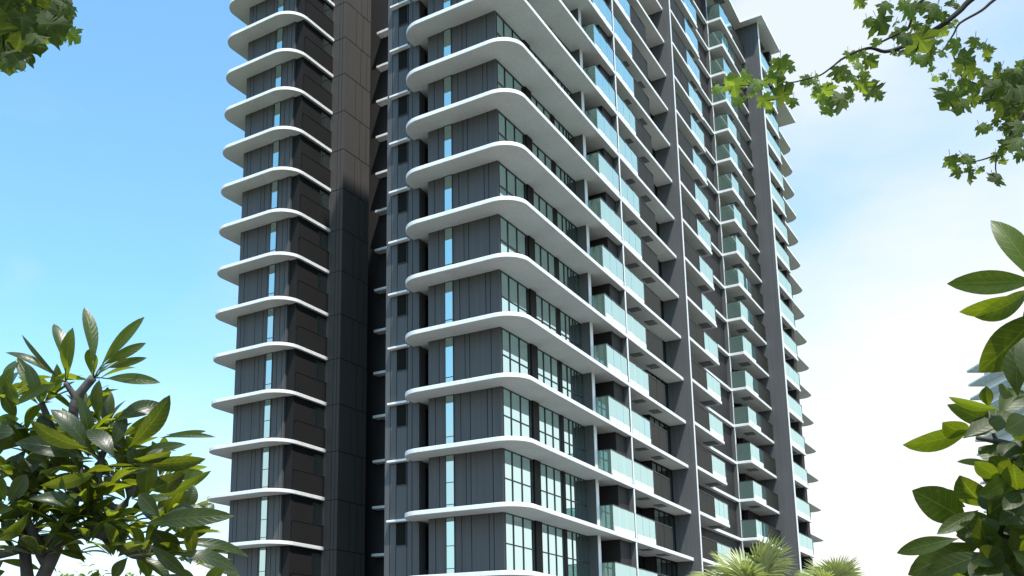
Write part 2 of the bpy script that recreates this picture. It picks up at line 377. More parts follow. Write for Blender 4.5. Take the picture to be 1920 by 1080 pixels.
for k in range(-2, 18):
    if k < 13:
        railing(k, [(10.77, 14.46, 'g')], [(10.79, 0.72, xe(10.79))], xf=lambda y: xe(y)-0.03)
        railing(k, [(14.64, 18.35, 'g'), (18.37, 21.62, 's')], xf=lambda y: xe(y)-0.03)
    railing(k, [(26.25, 30.30, 's'), (30.32, 34.05, 'g')], [(34.03, 0.2, x3(34.03)-0.03)], xf=lambda y: x3(y)-0.03)
    railing(k, [(42.10, 46.25, 'g'), (46.27, 50.48, 's')], [(42.13, 0.10, x4(42.13)-0.03)], xf=lambda y: x4(y)-0.03, h=1.74)
    railing(k, [(50.92, 57.22, 'g')], [(57.24, 0.5, 2.39)], xf=lambda y: x5(y)-0.03, h=1.74)
# glazing behind the balconies, dark soffit beams
def glazing(y0, y1, x, z0, z1, n):
    f = MB()
    for i in range(n+1):
        y = y0+(y1-y0)*i/n; f.box(x, x+0.07, y-0.03, y+0.03, z0, z1)
    f.box(x, x+0.065, y0+0.03, y1-0.03, z1-0.12, z1-0.01)
    o = part(f, 'balcony_door', M['bronze'])
    MB().box(x, x+0.03, y0, y1, z0+0.01, z1-0.02).build('pane', M['dark_glass'], o)
for k in range(-2, 18):
    z0 = zl(k)+TH+0.004; z1 = zl(k+1)-0.004
    if k < 12:
        glazing(14.62, 21.88, -0.93, z0, z1, 6); glazing(21.95, 25.98, -0.11, z0, z1, 4)
    glazing(42.3, 46.4, -0.93, z0, z1, 3)
    pads = [(0.35,1.2,27.0,28.0),(0.3,1.25,32.4,33.6),(0.1,0.95,44.6,45.6),(0.6,2.0,53.5,55.6)] if k > -1 else []
    if -2 < k < 11: pads += [(0.30,1.05,17.85,18.5),(0.30,0.95,20.85,21.8)]
    for (x0, x1, y0, y1) in pads: part(MB().box(x0, x1, y0, y1, z1-0.05, z1), 'soffit_panel', M['soffit'])
# ------------------------------------------------------------------ PLANTS
def leaf_mat(name, base, trans, rough=0.38, spec=0.45, vein=0.25, nv=11):
    m = bpy.data.materials.new(name); m.use_nodes = True; t = m.node_tree; p = t.nodes['Principled BSDF']; out = t.nodes['Material Output']
    uv = N(t, 'ShaderNodeUVMap', uv_map='UVMap'); sp = N(t, 'ShaderNodeSeparateXYZ'); t.links.new(uv.outputs[0], sp.inputs[0])
    def mth(op, a, b=None, clamp=False):
        n = N(t, 'ShaderNodeMath', operation=op); n.use_clamp = clamp
        for i, v in enumerate((a, b)):
            if v is None: continue
            if isinstance(v, (int, float)): n.inputs[i].default_value = v
            else: t.links.new(v, n.inputs[i])
        return n.outputs[0]
    au = mth('ABSOLUTE', sp.outputs['X'])
    lat = mth('SINE', mth('MULTIPLY', mth('SUBTRACT', sp.outputs['Y'], mth('MULTIPLY', au, 0.16)), nv*6.283))
    lat = mth('MULTIPLY', mth('SUBTRACT', lat, 0.86), 7.0, True)
    mid = mth('MULTIPLY', mth('SUBTRACT', 0.07, au), 22.0, True)
    v = mth('MULTIPLY', mth('MAXIMUM', lat, mth('MULTIPLY', mid, 1.6)), vein, False)
    at = N(t, 'ShaderNodeAttribute', attribute_name='tone')
    geo = N(t, 'ShaderNodeNewGeometry'); nz = N(t, 'ShaderNodeTexNoise'); nz.inputs['Scale'].default_value = 22; nz.inputs['Detail'].default_value = 4
    t.links.new(geo.outputs['Position'], nz.inputs['Vector'])
    k = mth('ADD', mth('MULTIPLY', nz.outputs['Fac'], 0.5), mth('ADD', at.outputs['Fac'], v))
    n3 = N(t, 'ShaderNodeTexNoise'); n3.inputs['Scale'].default_value = 9; n3.inputs['Detail'].default_value = 5; n3.inputs['Roughness'].default_value = 0.7
    t.links.new(geo.outputs['Position'], n3.inputs['Vector'])
    spot = mth('MULTIPLY', mth('SUBTRACT', n3.outputs['Fac'], 0.635), 9.0, True)      # dry brown blotches
    edge = mth('MULTIPLY', mth('SUBTRACT', sp.outputs['Y'], 0.93), 8.0, True)
    spot = mth('MAXIMUM', mth('MULTIPLY', spot, 0.75), mth('MULTIPLY', edge, 0.5))
    def col(c):
        s = N(t, 'ShaderNodeVectorMath', operation='SCALE'); s.inputs[0].default_value = c; t.links.new(k, s.inputs['Scale'])
        x = N(t, 'ShaderNodeMix', data_type='RGBA'); t.links.new(spot, x.inputs['Factor']); t.links.new(s.outputs[0], x.inputs['A']); x.inputs['B'].default_value = (0.11, 0.075, 0.018, 1)
        return x.outputs['Result']
    t.links.new(col(base), p.inputs['Base Color']); p.inputs['Roughness'].default_value = rough; p.inputs['Specular IOR Level'].default_value = spec
    tr = N(t, 'ShaderNodeBsdfTranslucent'); t.links.new(col(trans), tr.inputs['Color'])
    bp = N(t, 'ShaderNodeBump'); bp.inputs['Strength'].default_value = 0.35; bp.inputs['Distance'].default_value = 0.004
    t.links.new(v, bp.inputs['Height']); t.links.new(bp.outputs[0], p.inputs['Normal'])
    ad = N(t, 'ShaderNodeAddShader'); t.links.new(p.outputs[0], ad.inputs[0]); t.links.new(tr.outputs[0], ad.inputs[1]); t.links.new(ad.outputs[0], out.inputs[0])
    return m
M['frangi'] = leaf_mat('frangipani_leaf', (0.020, 0.031, 0.006), (0.115, 0.135, 0.006), rough=0.34, spec=0.24, vein=0.35)
M['magno'] = leaf_mat('broad_leaf', (0.024, 0.036, 0.006), (0.10, 0.125, 0.004), rough=0.42, spec=0.15, vein=0.3, nv=9)
M['maple'] = leaf_mat('plane_leaf', (0.036, 0.055, 0.014), (0.135, 0.18, 0.016), rough=0.6, spec=0.10, vein=0.15, nv=6)
M['palm'] = leaf_mat('palm_leaf', (0.17, 0.18, 0.075), (0.11, 0.125, 0.025), rough=0.4, vein=0.1, nv=3)
M['bark'] = mat('grey_bark', (0.085, 0.075, 0.065), 0.85, 0.2, 0.35, 14, bump=0.6)
M['twig'] = mat('dark_twig', (0.028, 0.022, 0.018), 0.8, 0.2, 0.3, 20)
M['petiole'] = mat('petiole', (0.10, 0.12, 0.03), 0.6, 0.3, 0.2, 10)

class Leaves(MB):
    def __init__(s): super().__init__(); s.uv = []; s.tone = []; s.smooth = True
    def blade(s, base, tip, width, normal, fold=0.18, arc=0.10, tone=0.5, widest=0.58, n=12, wav=0.0):
        base = Vector(base); tip = Vector(tip); ax = tip-base; L = ax.length; ax.normalize()
        nrm = (normal - ax*normal.dot(ax)).normalized(); sd = ax.cross(nrm); b = len(s.v)
        ph = random.random()*6.28
        for i in range(n+1):
            t = i/n
            if t < widest: w = math.sin(math.pi/2*(t/widest))**1.15
            else: w = max(0.0, math.cos(math.pi/2*((t-widest)/(1-widest))))**0.72
            w = max(w, 0.03)*width/2
            c = base + ax*(L*t) + nrm*(arc*L*(4*t*(1-t)) - arc*L*0.9*t*t)
            for j in (-1.0, -0.55, 0.0, 0.55, 1.0):
                h = fold*abs(j)*w*(1.5-0.5*abs(j)) + wav*width*math.sin(t*9+ph+(1.5 if j > 0 else 0))*abs(j)**2
                s.v.append(tuple(c + sd*(w*j) + nrm*h)); s.uv.append((j, t)); s.tone.append(tone)
        for i in range(n):
            for j in range(4): a = b+i*5+j; s.f.append((a, a+1, a+6, a+5))
    def lobed(s, base, tip, normal, tone=0.5, cup=0.12):
        base = Vector(base); tip = Vector(tip); ax = tip-base; L = ax.length; ax.normalize()
        nrm = (normal - ax*normal.dot(ax)).normalized(); sd = ax.cross(nrm); b = len(s.v)
        half = [(0.0,0.02),(0.13,-0.07),(0.24,-0.03),(0.37,-0.09),(0.42,0.03),(0.58,0.10),(0.47,0.16),(0.41,0.24),(0.60,0.33),(0.66,0.43),(0.80,0.58),(0.62,0.57),(0.54,0.65),(0.43,0.59),(0.28,0.55),(0.31,0.69),(0.42,0.77),(0.26,0.82),(0.14,0.95)]
        jit = lambda: random.uniform(-0.035, 0.035)
        out = [(x+jit()*(x > 0), y+jit()) for x, y in half] + [(jit(), 1.04)] + [(-x+jit(), y+jit()) for x, y in reversed(half[1:])]
        c = (0.0, 0.34); m = len(out); ws = random.uniform(0.85, 1.1); bend = random.uniform(-0.25, 0.35)
        def put(x, y):
            r2 = (x-c[0])**2 + (y-c[1])**2
            z = -cup*r2*1.6 - 0.10*abs(x) - bend*max(0, y-0.3)**2 + 0.03*math.sin(7*x+3*y)
            s.v.append(tuple(base + ax*(y*L) + sd*(x*L*ws) + nrm*(z*L))); s.uv.append((max(-1, min(1, x*1.3)), y)); s.tone.append(tone)
        put(*c)
        for f in (0.5, 1.0):
            for (x, y) in out: put(c[0]+(x-c[0])*f, c[1]+(y-c[1])*f)
        for i in range(m):
            j = (i+1) % m
            s.f.append((b, b+1+i, b+1+j)); s.f.append((b+1+i, b+1+m+i, b+1+m+j, b+1+j))
def rnd(a, b): return random.uniform(a, b)
VIEW = lambda p: (CAM_POS - Vector(p)).normalized()

def smooth_path(P, n=4):
    P = [Vector(p) for p in P]; out = []
    for i in range(len(P)-1):
        p0, p1, p2, p3 = P[max(i-1,0)], P[i], P[i+1], P[min(i+2,len(P)-1)]
        for k in range(n):
            t = k/n; out.append(0.5*((2*p1)+(p2-p0)*t+(2*p0-5*p1+4*p2-p3)*t*t+(3*p1-p0-3*p2+p3)*t**3))
    out.append(P[-1]); return out
def branch(mb, pts, r0, r1, nseg=4, sides=8):
    P = smooth_path(pts, nseg); m = len(P)
    mb.tube(P, [r0+(r1-r0)*i/(m-1) for i in range(m)], sides)

# ------------------------------------------------ frangipani in the left foreground
DF = 5.0
tF = thing('frangipani_tree', 'broad leaved frangipani tree with grey forked branches in front of the left wing', 'tree', pix(70, 1080, DF))
tF.location.z = GZ
def zF(x, y, d=DF): return pix(x/2, 540+y/2, d)
lv = Leaves()
def leafF(bx, by, tx, ty, w, tone=None, dd=None, tilt=None, depth=None):
    d0 = depth if depth is not None else DF + rnd(-0.35, 0.35)
    d1 = d0 + (dd if dd is not None else rnd(-0.10, 0.10))
    a = zF(bx, by, d0); b = zF(tx, ty, d1)
    wm = w/2/FPX*DF*(0.92 if w < 60 else 0.74)
    v = VIEW(a); ax = (b-a).normalized(); sd = ax.cross(v).normalized()
    tl = tilt if tilt is not None else rnd(-0.75, 0.75)
    nr = (v*math.cos(tl) + sd*math.sin(tl))
    if random.random() < 0.55 and nr.z < 0: nr = v*math.cos(tl) - sd*math.sin(tl)
    lv.blade(a, b, wm/max(0.45, math.cos(tl)), nr, fold=rnd(0.12, 0.32), arc=rnd(0.03, 0.12), tone=tone if tone is not None else rnd(0.35, 0.8), wav=0.015)
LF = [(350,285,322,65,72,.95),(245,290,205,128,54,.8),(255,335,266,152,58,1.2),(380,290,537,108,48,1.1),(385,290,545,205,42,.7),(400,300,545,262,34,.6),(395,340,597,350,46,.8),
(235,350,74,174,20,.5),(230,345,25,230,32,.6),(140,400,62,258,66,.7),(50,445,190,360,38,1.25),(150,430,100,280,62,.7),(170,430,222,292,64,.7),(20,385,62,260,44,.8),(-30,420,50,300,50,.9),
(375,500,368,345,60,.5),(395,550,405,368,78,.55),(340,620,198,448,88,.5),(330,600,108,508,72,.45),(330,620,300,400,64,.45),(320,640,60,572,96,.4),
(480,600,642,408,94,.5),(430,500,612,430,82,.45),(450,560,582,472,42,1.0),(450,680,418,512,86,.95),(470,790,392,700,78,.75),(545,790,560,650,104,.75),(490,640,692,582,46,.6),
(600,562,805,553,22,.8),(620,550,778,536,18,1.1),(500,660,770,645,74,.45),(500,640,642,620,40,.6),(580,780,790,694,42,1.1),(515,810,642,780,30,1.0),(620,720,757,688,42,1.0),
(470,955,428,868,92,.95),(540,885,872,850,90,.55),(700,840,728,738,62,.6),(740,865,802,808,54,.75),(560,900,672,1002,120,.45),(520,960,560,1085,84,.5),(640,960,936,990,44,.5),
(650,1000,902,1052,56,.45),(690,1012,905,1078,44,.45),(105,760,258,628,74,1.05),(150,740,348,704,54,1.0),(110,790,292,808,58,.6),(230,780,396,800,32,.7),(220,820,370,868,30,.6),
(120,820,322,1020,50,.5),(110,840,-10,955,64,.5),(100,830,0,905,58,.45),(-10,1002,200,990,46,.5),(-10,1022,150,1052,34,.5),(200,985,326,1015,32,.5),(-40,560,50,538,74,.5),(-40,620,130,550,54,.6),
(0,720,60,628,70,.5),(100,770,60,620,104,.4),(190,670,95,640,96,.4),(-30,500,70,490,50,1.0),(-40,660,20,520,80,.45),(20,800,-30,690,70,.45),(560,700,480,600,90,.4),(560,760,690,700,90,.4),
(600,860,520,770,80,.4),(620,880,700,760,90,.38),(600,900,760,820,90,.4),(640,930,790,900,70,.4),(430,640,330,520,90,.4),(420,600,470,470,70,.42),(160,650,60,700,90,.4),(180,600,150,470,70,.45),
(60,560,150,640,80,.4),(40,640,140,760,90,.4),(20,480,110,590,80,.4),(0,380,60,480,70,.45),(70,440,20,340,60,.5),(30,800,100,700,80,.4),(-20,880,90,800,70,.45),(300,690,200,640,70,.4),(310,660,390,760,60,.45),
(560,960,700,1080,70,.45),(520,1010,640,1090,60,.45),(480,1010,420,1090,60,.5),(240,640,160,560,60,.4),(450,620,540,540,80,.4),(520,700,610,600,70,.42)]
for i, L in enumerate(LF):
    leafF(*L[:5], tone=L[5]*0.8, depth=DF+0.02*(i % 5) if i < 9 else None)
    if i < 9:
        e = zF(352, 338) if i in (0,3,4,5,6) else zF(246, 357)
        lv.tube([e, (e+zF(L[0],L[1]))/2+Vector((0,0,.004)), zF(L[0]+(L[2]-L[0])*.06, L[1]+(L[3]-L[1])*.06, DF+0.02*(i % 5))], [.004,.0032,.003], 5)
        lv.uv += [(.5,.3)]*(len(lv.v)-len(lv.uv)); lv.tone += [.8]*(len(lv.v)-len(lv.tone))
random.seed(11)
def rosette(cx, cy, n, ln, d0, up=0.55, tn=(.3, .75)):
    c = zF(cx, cy, d0)
    for i in range(n):
        az = i*2.399+rnd(-.3,.3); el = rnd(-.15, 1.15)
        ax = (CR*math.cos(az)*math.cos(el) + CF*math.sin(az)*math.cos(el)*.9 + Vector((0,0,1))*(math.sin(el)*up+.12)).normalized()
        L = ln*rnd(.75, 1.1); sdv = ax.cross(Vector((0,0,1))).normalized(); nr = sdv.cross(ax)
        lv.blade(c + ax*.025, c + ax*L, L*rnd(.24, .31), nr + sdv*rnd(-.4,.4), fold=rnd(.15,.35), arc=rnd(.02,.12), tone=rnd(*tn), wav=.015)
for cx, cy, n, d in ((155,440,11,5.1),(20,420,10,5.2),(350,350,5,5.15),(330,640,13,5.2),(470,620,13,5.25),(480,800,13,5.15),(600,720,12,5.2),(600,900,13,5.1),(540,1000,13,4.95),(110,790,13,5.1),(30,600,12,5.3),(190,680,12,5.25),(20,950,12,5.0),(250,560,11,5.3),
    (90,560,11,5.25),(400,520,10,5.25),(680,930,10,5.05),(60,720,11,5.0),(720,1040,9,5.0),(10,820,10,5.1),(420,720,9,5.3),(160,880,9,5.2),(380,640,10,5.05),(300,560,10,5.1),(200,840,10,5.05),(330,880,9,4.9),(120,900,9,4.95),(60,1000,10,5.0),(260,780,10,5.1),(260,1010,7,5.25),(420,960,9,5.1),(300,480,8,5.2),(450,900,10,5.15),(300,700,9,4.88),(330,800,8,4.85),(250,900,9,4.85),(330,965,8,4.82),(150,1005,9,4.85),(290,610,8,4.9),(430,1015,8,4.85),(400,880,7,4.85),(390,760,8,4.9)): rosette(cx, cy, n, .24, d, tn=random.choice([(.2,.5),(.3,.75),(.45,1.1)]))
# leaf clumps that carry on outside the picture to the left and below
for cx, cy in ((-190,420),(-330,640),(-160,820),(-300,980),(-120,1120),(250,1200),(560,1190),(760,1160)):
    for i in range(11):
        a = rnd(0, 6.28); leafF(cx, cy, cx+math.cos(a)*rnd(120,210), cy+math.sin(a)*rnd(90,180), rnd(44,84))
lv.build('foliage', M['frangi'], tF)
br = MB()
base = Vector(tF.location); fork = zF(110, 1150, DF)
def bF(pts, r0, r1): branch(br, [zF(x, y, DF+d) for x, y, d in pts], r0, r1)
branch(br, [base, base+Vector((0.03,0.0,0.5)), fork], 0.075, 0.05)
bF([(110,1150,0),(100,1060,0),(92,950,.05),(95,800,.1),(150,640,.1),(200,560,.05),(155,430,.0)], .034, .016)
bF([(120,1150,0),(165,1075,0),(240,900,0),(290,720,.05),(280,600,.05),(275,470,0),(290,410,0),(350,335,0)], .036, .020)
bF([(275,470,0),(285,420,0),(245,355,0)], .020, .013)
bF([(180,1040,0),(150,960,.05),(250,930,0),(360,915,-.05),(440,960,-.05),(520,1000,0),(600,970,0)], .034, .024)
bF([(345,910,-.05),(352,840,0),(400,820,.05),(470,810,.05),(540,620,.1)], .028, .016)
bF([(360,900,0),(372,780,.05),(370,690,.1),(400,600,.1),(470,610,.1)], .022, .014)
bF([(200,960,0),(120,955,.05),(40,990,0),(-120,1010,.1),(-240,900,.1)], .026, .018)
bF([(165,1000,0),(60,800,0),(20,760,0),(-120,700,0),(-230,520,.1)], .024, .014)
br.build('trunk', M['bark'], tF, smooth=True)
# ------------------------------------------------ broad leaved tree in the right foreground
DM = 3.4
tM = thing('broadleaf_tree', 'broad leaved green tree at the right edge in front of the pale far tower', 'tree', pix(2060, 1080, DM))
tM.location.z = GZ
def zM(x, y, d=DM): return pix(1640+x/1.543, 380+y/1.543, d)
lv = Leaves()
def leafM(bx, by, tx, ty, w, tone=.5, tilt=None):
    d0 = DM + rnd(-0.25, 0.25); a = zM(bx, by, d0); b = zM(tx, ty, d0 + rnd(-0.08, 0.08))
    v = VIEW(a); ax = (b-a).normalized(); sd = ax.cross(v).normalized(); tl = tilt if tilt is not None else rnd(-0.6, 0.6)
    wm = w/1.543/FPX*DM*1.05
    lv.blade(a, b, wm/max(0.5, math.cos(tl)), v*math.cos(tl)+sd*math.sin(tl), fold=rnd(.08,.25), arc=rnd(.02,.09), tone=tone*.85, wav=.01)
for L in [(470,240,342,44,66,1.15),(470,228,214,234,64,.85),(455,262,250,322,52,.8),(450,250,302,334,62,.7),(478,310,310,490,112,.5),(415,560,415,398,62,.55),(452,540,446,380,74,.55),
(362,596,218,569,26,1.2),(352,645,220,588,48,.7),(360,620,430,538,72,.6),(290,648,90,706,62,.95),(270,665,200,640,60,.6),(256,682,394,604,66,.55),(330,590,322,532,34,.55),(400,560,356,534,36,.5),(358,760,240,748,22,1.1),
(362,800,290,750,44,.9),(270,922,115,834,92,.5),(332,880,245,798,80,.45),(262,880,172,846,60,.5),(300,890,182,958,40,.65),(244,972,64,1012,44,.75),(312,985,96,1074,82,.5),(332,1012,140,1085,62,.5),
(360,840,420,700,80,.4),(380,860,440,760,90,.4),(350,880,400,790,90,.4),(370,760,400,690,60,.45),(420,900,350,820,90,.38),(420,960,340,900,90,.38),(340,950,430,900,80,.38),(330,960,400,1030,80,.4),(380,980,440,1060,90,.38),
(300,1040,220,1090,70,.45),(350,1040,290,1100,80,.45),(400,1040,330,1100,80,.4),(430,820,500,720,90,.4),(440,620,380,660,60,.5),(470,680,400,640,60,.6),(460,900,520,820,90,.4),(300,910,330,1000,60,.45),(290,900,240,960,56,.5),(330,900,380,860,70,.4),(360,1000,300,940,80,.4)]: leafM(*L)
random.seed(12)
for i in range(210):
    x = rnd(235, 470); y = rnd(690, 1130)
    if x < 432 - (y-640)*0.36 : continue
    a = rnd(0, 6.28); leafM(x, y, x+math.cos(a)*rnd(70,120), y+math.sin(a)*rnd(50,110), rnd(40,72), rnd(.3,.7))
for cx, cy in ((520,300),(620,520),(540,700),(660,800),(560,960),(460,1120),(640,1080),(300,1160)):
    for i in range(10):
        a = rnd(0, 6.28); leafM(max(cx, 445) if cy < 650 else cx, cy, max(cx+math.cos(a)*rnd(120,200), 440 if cy < 1000 else 0), cy+math.sin(a)*rnd(90,170), rnd(50,90), rnd(.4,.8))
lv.build('foliage', M['magno'], tM)
br = MB(); base = Vector(tM.location)
def bM(pts, r0, r1): branch(br, [zM(x, y, DM+d) for x, y, d in pts], r0, r1)
branch(br, [base, base+Vector((0,0,.8)), zM(640,1080), zM(600,800,DM+.1)], .07, .035)
bM([(600,800,.1),(520,740,.05),(432,712,0),(360,692,0),(295,680,0)], .022, .007)
bM([(470,760,0),(410,742,0),(368,715,0),(330,640,0)], .010, .005)
bM([(620,950,0),(500,980,0),(400,960,0),(330,955,0),(290,900,0)], .020, .006)
bM([(600,800,.1),(560,560,0),(500,380,0),(470,240,0)], .026, .008)
bM([(620,1020,0),(460,1040,0),(350,1010,0)], .016, .006)
br.build('trunk', M['bark'], tM, smooth=True)

# ------------------------------------------------ plane trees reaching in from above
def plane_tree(tname, label, D, base_uv, leaves, twigs, limb, trunkpts, tr=(.16,.09)):
    t = thing(tname, label, 'tree', base_uv)
    lf = Leaves()
    for (u, v, size, tone) in leaves:
        d = D + rnd(-0.35, 0.35); c = pix(u, v, d); size *= rnd(.78, 1.1); tone *= rnd(.6, 1.1); wv = VIEW(c)
        an = rnd(-2.5, -0.6) if random.random() < .75 else rnd(-3.14, 3.14)
        ax = (CR*math.cos(an) + CU*math.sin(an)*0.9 + CF*rnd(-.5,.5)).normalized()
        L = size*1.02/FPX*D
        tl = Vector((rnd(-.6,.6), rnd(-.6,.6), rnd(-.1,.8)))
        lf.lobed(c - ax*L*0.45, c + ax*L*0.55, (wv+tl).normalized(), tone=tone, cup=rnd(.02,.28))
        lf.tube([c-ax*L*0.44, c-ax*L*0.60+CU*.004, c-ax*L*0.74+CU*.012], [.0011,.0012,.0014], 4); lf.uv += [(.5,.3)]*(len(lf.v)-len(lf.uv)); lf.tone += [tone]*(len(lf.v)-len(lf.tone))
    lf.build('foliage', M['maple'], t)
    tw = MB()
    for pts, r0, r1 in twigs: branch(tw, [pix(u, v, D+dd) for u, v, dd in pts], r0, r1, 4, 7)
    for pts, r0, r1 in limb: branch(tw, pts, r0, r1, 5, 10)
    tw.build('branches', M['twig'], t, smooth=True)
    tk = MB(); branch(tk, trunkpts, tr[0], tr[1], 5, 12); tk.build('trunk', M['bark'], t, smooth=True)
LR = [(880,15,70,1),(1015,40,85,.6),(920,125,60,.9),(1000,140,115,.65),(1070,130,60,.7),(1090,190,90,.6),(1160,60,115,.65),(1170,105,95,.5),(1230,40,80,.5),(1300,60,80,.55),(1340,95,60,.55),(1280,100,70,.5),(1350,180,75,.75),(1390,140,52,.9),
(1140,215,105,.5),(1220,235,120,.45),(1110,295,75,.95),(1160,300,65,.95),(1200,330,85,1.0),(1250,340,80,.85),(1280,290,70,.6),(1280,390,40,1.1),(1300,450,46,1.2),(1420,30,46,.5),(1070,290,50,.7),(970,235,60,1.1),(1340,300,60,.8),(1120,20,80,.9),
(840,320,75,1.1),(870,370,70,1.0),(940,350,90,.7),(760,410,105,.5),(830,435,65,.9),(900,430,60,.7),(940,500,125,.5),(890,490,80,.7),(680,520,90,.9),(640,500,62,1.1),(750,560,130,.55),(720,490,60,.6),(820,530,75,.7),(620,460,52,1.1),(570,450,85,.7),
(440,370,110,.55),(490,390,42,.7),(460,520,110,.45),(500,575,64,.55),(420,480,60,.5),(310,470,74,1.3),(345,575,92,.75),(230,450,74,1.3),(170,490,100,1.2),(140,450,64,1.3),(190,570,74,1.1),(70,500,58,1.6),(260,530,60,.9),(380,440,60,.6),
(1420,260,85,.7),(1470,340,115,.6),(1520,240,62,.9),(1560,260,62,.8),(1600,290,74,.7),(1600,330,52,.6),(1350,430,62,.9),(1380,475,74,.7),(1500,410,74,.6),(1560,420,52,.8),(1340,520,95,.55),(1370,570,104,.5),(1440,590,104,.5),(1510,570,90,.5),(1480,500,90,.55),
(1590,450,62,.7),(1630,500,125,.4),(1700,480,150,.38),(1760,420,125,.4),(1640,580,105,.4),(1720,600,135,.38),(1780,520,125,.4),(1660,390,62,.8),(1720,400,74,.7),(1780,360,62,.9),(1730,680,115,.45),(1690,730,92,.6),(1780,720,115,.4),(1770,800,115,.45),(1700,820,92,.65),
(1570,725,72,.8),(1660,870,60,.5),(1790,870,62,.5),(1390,915,110,.8),(1490,890,90,.7),(1490,950,62,.6),(1490,1005,72,.5),(1560,955,44,.9),(1650,1000,70,.35),(1680,915,52,.5),(1640,895,52,.4),
(1420,400,60,.7),(1450,470,80,.6),(1550,510,70,.5),(1420,530,80,.5),(1300,30,60,.6),(1380,20,50,.5),(1190,150,60,.6),(1250,150,60,.6),(1180,260,60,.5),(1300,230,60,.45),(1660,450,90,.4),(1600,540,80,.42),(1690,540,110,.36),(1760,580,110,.38),(1750,640,90,.42),(1740,500,110,.36),(1790,460,110,.36),(1640,690,60,.7),(1750,760,90,.42)]
u3 = lambda x: 1320 + x/3.0
DP = 4.6
LR2 = [(u3(x), y/3, s/3*0.95, tn*.9) for x, y, s, tn in LR]
random.seed(21)
for x, y, s, tn in LR:
    if random.random() < .55: LR2.append((u3(x+rnd(-.6,.6)*s), (y+rnd(-.6,.6)*s)/3, s/3*rnd(.35, .65), tn*rnd(.8, 1.3)))
for i in range(150):                                         # the crown goes on beyond the picture
    LR2.append((rnd(1935, 2400), rnd(-420, 380), rnd(26, 46), rnd(.4, .9)))
for i in range(90): LR2.append((rnd(1500, 1950), rnd(-330, -30), rnd(24, 44), rnd(.4, .9)))
q = lambda L: [(u3(x), y/3, d) for x, y, d in L]
twR = [(q([(1700,-150,0),(1500,0,0),(1440,60,0),(1340,140,0),(1220,210,0),(1120,262,0),(1020,290,0),(940,270,0),(860,290,0),(780,330,0),(735,365,0)]), .014, .004),
 (q([(1150,160,0),(1060,205,0),(1000,235,0),(935,270,0)]), .006, .004), (q([(1330,-60,0),(1230,0,0),(1190,45,0),(1150,160,0)]), .007, .005),
 (q([(1800,-120,0),(1632,0,0),(1560,60,0),(1440,130,0),(1405,190,0),(1340,290,0)]), .008, .003), (q([(900,278,0),(905,330,0),(910,385,0)]), .004, .002),
 (q([(735,365,0),(660,420,0),(600,438,0),(500,463,0),(420,462,0),(330,480,0),(200,480,0)]), .004, .002),
 (q([(1900,300,0),(1790,430,0),(1700,500,0),(1560,480,0),(1450,430,0),(1400,300,0)]), .010, .003), (q([(1900,560,0),(1800,640,0),(1720,760,0),(1650,860,0),(1560,900,0),(1430,925,0)]), .008, .002),
 (q([(1700,500,0),(1600,560,0),(1480,560,0),(1360,540,0)]), .006, .002), (q([(1650,860,0),(1640,940,0),(1650,1000,0)]), .004, .002)]
rb = pix(2650, 1080, 5.6); rb.z = GZ
hub = pix(2500, -150, 5.2)
for i in range(330):
    LR2.append((rnd(2080, 3300), rnd(-1500, -250), rnd(30, 50), rnd(.4, .9)))
plane_tree('plane_tree', 'lobed leaf plane tree branch hanging across the sky at upper right', DP, rb, LR2, twR,
    [([hub, pix(2200,-260,4.8), pix(u3(1700),-50,DP)], .045, .014), ([hub, pix(2150,-120,4.7), pix(u3(1800),-40,DP)], .035, .008), ([hub, pix(2250,40,4.7), pix(u3(1900),100,DP)], .035, .010), ([hub, pix(2300,140,4.7), pix(u3(1900),187,DP)], .03, .008), ([hub, pix(2620,-700,5.2), pix(2350,-850,4.8), pix(2150,-760,4.6)], .04, .008), ([hub, pix(2620,-700,5.2), pix(2900,-900,5.0), pix(3150,-820,4.7)], .04, .008), ([hub, pix(2800,-330,5.1), pix(3100,-420,4.7)], .04, .008), ([hub, pix(2620,-700,5.2), pix(2560,-1250,5.0), pix(2400,-1450,4.7)], .03, .008)],
    [rb, rb+Vector((.1,.05,1.5)), (rb+hub)/2+Vector((.2,.1,.3)), hub, pix(2620,-700,5.2), pix(2560,-1250,5.0)], tr=(.16,.04))
LL = [(20,30,62,.35),(60,12,60,.35),(95,20,62,.4),(118,8,50,.5),(40,60,64,.32),(75,45,60,.35),(15,85,58,.35),(55,85,50,.38),(100,45,48,.45),(0,60,60,.3),(30,110,36,.5),(17,122,34,1.3),(33,113,30,1.2),(4,118,26,1.1),
 (92,62,26,.6),(95,40,40,.45),(112,68,28,.9),(139,68,26,1.6),(134,24,26,.9),(128,32,20,1.0),(70,70,36,.4),(84,66,24,.7),(12,10,60,.32),(40,30,60,.3),(80,30,50,.35),(110,30,40,.4),(60,60,46,.32),(25,95,40,.34),(90,76,20,1.1),(105,5,40,.45)]
LL = [(u, v, s*1.05, tn*.6) for u, v, s, tn in LL]
for i in range(120): LL.append((rnd(-520, -20), rnd(-350, 110), rnd(34, 60), rnd(.35, .8)))
for i in range(60): LL.append((rnd(-60, 170), rnd(-330, -45), rnd(34, 56), rnd(.35, .8)))
lb = pix(-900, 1080, 6.0); lb.z = GZ; hubl = pix(-650, -150, 5.0)
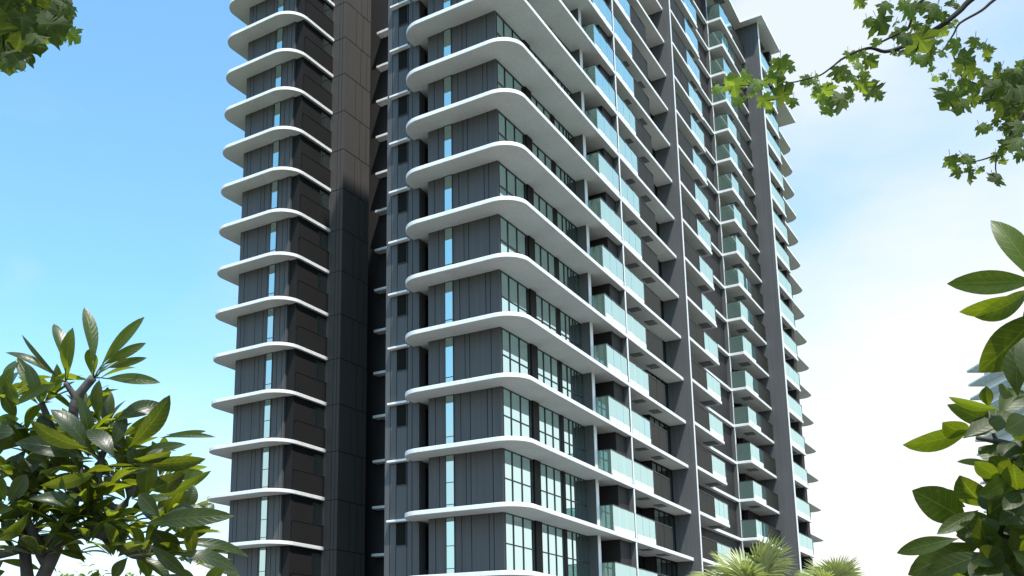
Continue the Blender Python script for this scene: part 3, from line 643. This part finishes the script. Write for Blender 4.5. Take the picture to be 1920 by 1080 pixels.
plane_tree('plane_tree', 'shaded plane tree foliage tip poking in at the upper left corner', 4.3, lb, LL,
    [([(-300,-120,0),(-120,-40,0),(-20,10,0),(60,30,0),(110,45,0),(128,60,0)], .012, .002), ([(-120,-40,0),(-40,60,0),(10,90,0),(20,110,0)], .007, .002), ([(-20,10,0),(60,0,0),(110,18,0)], .006, .002)],
    [([hubl, pix(-480,-170,4.6), pix(-300,-120,4.3)], .04, .012)], [lb, lb+Vector((.1,0,1.5)), (lb+hubl)/2+Vector((-.2,.1,.2)), hubl])

# ------------------------------------------------ fan palms at the foot of the tower
def fan_palm(u, v, D, scale, label, n, seed):
    random.seed(seed)
    c = pix(u, v, D); t = thing('fan_palm', label, 'palm', (c.x, c.y, GZ), 'fan palms at the foot of the tower')
    tk = MB(); P = [Vector((c.x, c.y, GZ-.1)), Vector((c.x+.05, c.y, (GZ+c.z)/2)), c]
    tk.tube(smooth_path(P, 8), [.17-.05*i/16+.012*(i % 2) for i in range(17)], 12); tk.build('trunk', M['bark'], t, smooth=True)
    for i in range(n):
        el = math.asin(rnd(-0.45, 0.97)); az = i*2.399+rnd(-.3,.3)
        dr = Vector((math.cos(az)*math.cos(el), math.sin(az)*math.cos(el), math.sin(el)))
        Lp = rnd(.55, .85)*scale; R0 = rnd(.75, 1.0)*scale; hub = c + dr*Lp + Vector((0,0,-.12*Lp))
        lf = Leaves(); sd = dr.cross(Vector((0,0,1))).normalized(); up = sd.cross(dr); S = 40; tone = rnd(.6, 1.15)
        lf.tube([c, c+dr*Lp*.5+Vector((0,0,.05)), hub], [.022, .016, .010], 6)
        lf.uv = [(0, 0)]*len(lf.v); lf.tone = [1.0]*len(lf.v)
        for k in range(S):
            a = (k/(S-1)-.5)*math.radians(250)
            d = dr*math.cos(a) + sd*math.sin(a) + up*(0.18*math.cos(a)-.06)
            Ls = R0*(0.72+.28*math.cos(a*.8))*rnd(.93,1.05)
            tip = hub + d*Ls + Vector((0,0,-.16*Ls-rnd(0,.16)*Ls))
            lf.blade(hub, tip, .050*scale, up+sd*rnd(-.3,.3), fold=.5, arc=.05, tone=tone*rnd(.85,1.15), widest=.45, n=5)
        lf.build('frond', M['palm'], t)
fan_palm(1412, 1120, 17.0, 0.80, 'larger fan palm with spiky pale green fronds before the tall grey wall', 24, 3)
fan_palm(1572, 1120, 21.0, 0.72, 'smaller fan palm standing to the right of the tower foot', 20, 5)

# ------------------------------------------------ small tree behind the frangipani, tips only
random.seed(31)
sc_ = pix(170, 1125, 14.0); tS = thing('young_tree', 'thin leafed young tree whose tips show below the frangipani', 'tree', (sc_.x, sc_.y, GZ))
lf = Leaves()
for i in range(420):
    p = sc_ + Vector((rnd(-1,1), rnd(-1,1), rnd(-1,.62)))*0.62*Vector((1,1,1)).length/1.732*1.0
    p = p + CR*rnd(-.55,.55)
    ax = Vector((rnd(-1,1), rnd(-1,1), rnd(-.6,.8))).normalized()
    lf.blade(p, p+ax*.12, .045, Vector((rnd(-1,1), rnd(-1,1), 1)), tone=rnd(.5,1.1), n=4)
lf.build('foliage', M['maple'], tS)
tk = MB(); branch(tk, [Vector(tS.location), sc_+Vector((.05,0,-.6)), sc_+Vector((0,0,.1))], .05, .015); tk.build('trunk', M['bark'], tS, smooth=True)

# ------------------------------------------------ pale tower far off on the right
fc = pix(1985, 1000, 220); fx, fy = fc.x, fc.y
tP = thing('apartment_building', 'pale white far tower with pointed slabs glimpsed behind the right leaves', 'building', (fx, fy, GZ))
wm_ = mat('pale_wall', (0.80, 0.80, 0.82), 0.6, 0.3, .03)
rot = R(35)
def rp(poly): return [(fx+x*math.cos(rot)-y*math.sin(rot), fy+x*math.sin(rot)+y*math.cos(rot)) for x, y in poly]
ptop = pix(1900, 640, 220).z
MB().prism(rp([(-5,-7),(11,-7),(11,11),(-5,11)]), GZ, ptop).build('wall', wm_, tP)
nfl = int((ptop-GZ)/3.3)
for k in range(1, nfl+1):
    z = ptop - (nfl-k)*3.3
    MB().prism(rounded([(*p, r) for p, r in zip(rp([(-9,-10),(14,-10),(14,14),(-7.5,14)]), (.6,3,3,.8))]), z, z+.35).build('floor_slab', M['white'], tP)
    gq = MB()
    for j in range(6): x = -4.6+j*2.6; gq.prism(rp([(x,-7.06),(x+1.8,-7.06),(x+1.8,-6.9),(x,-6.9)]), z-2.7, z-.5)
    gq.build('window_row', M['pane'], tP)
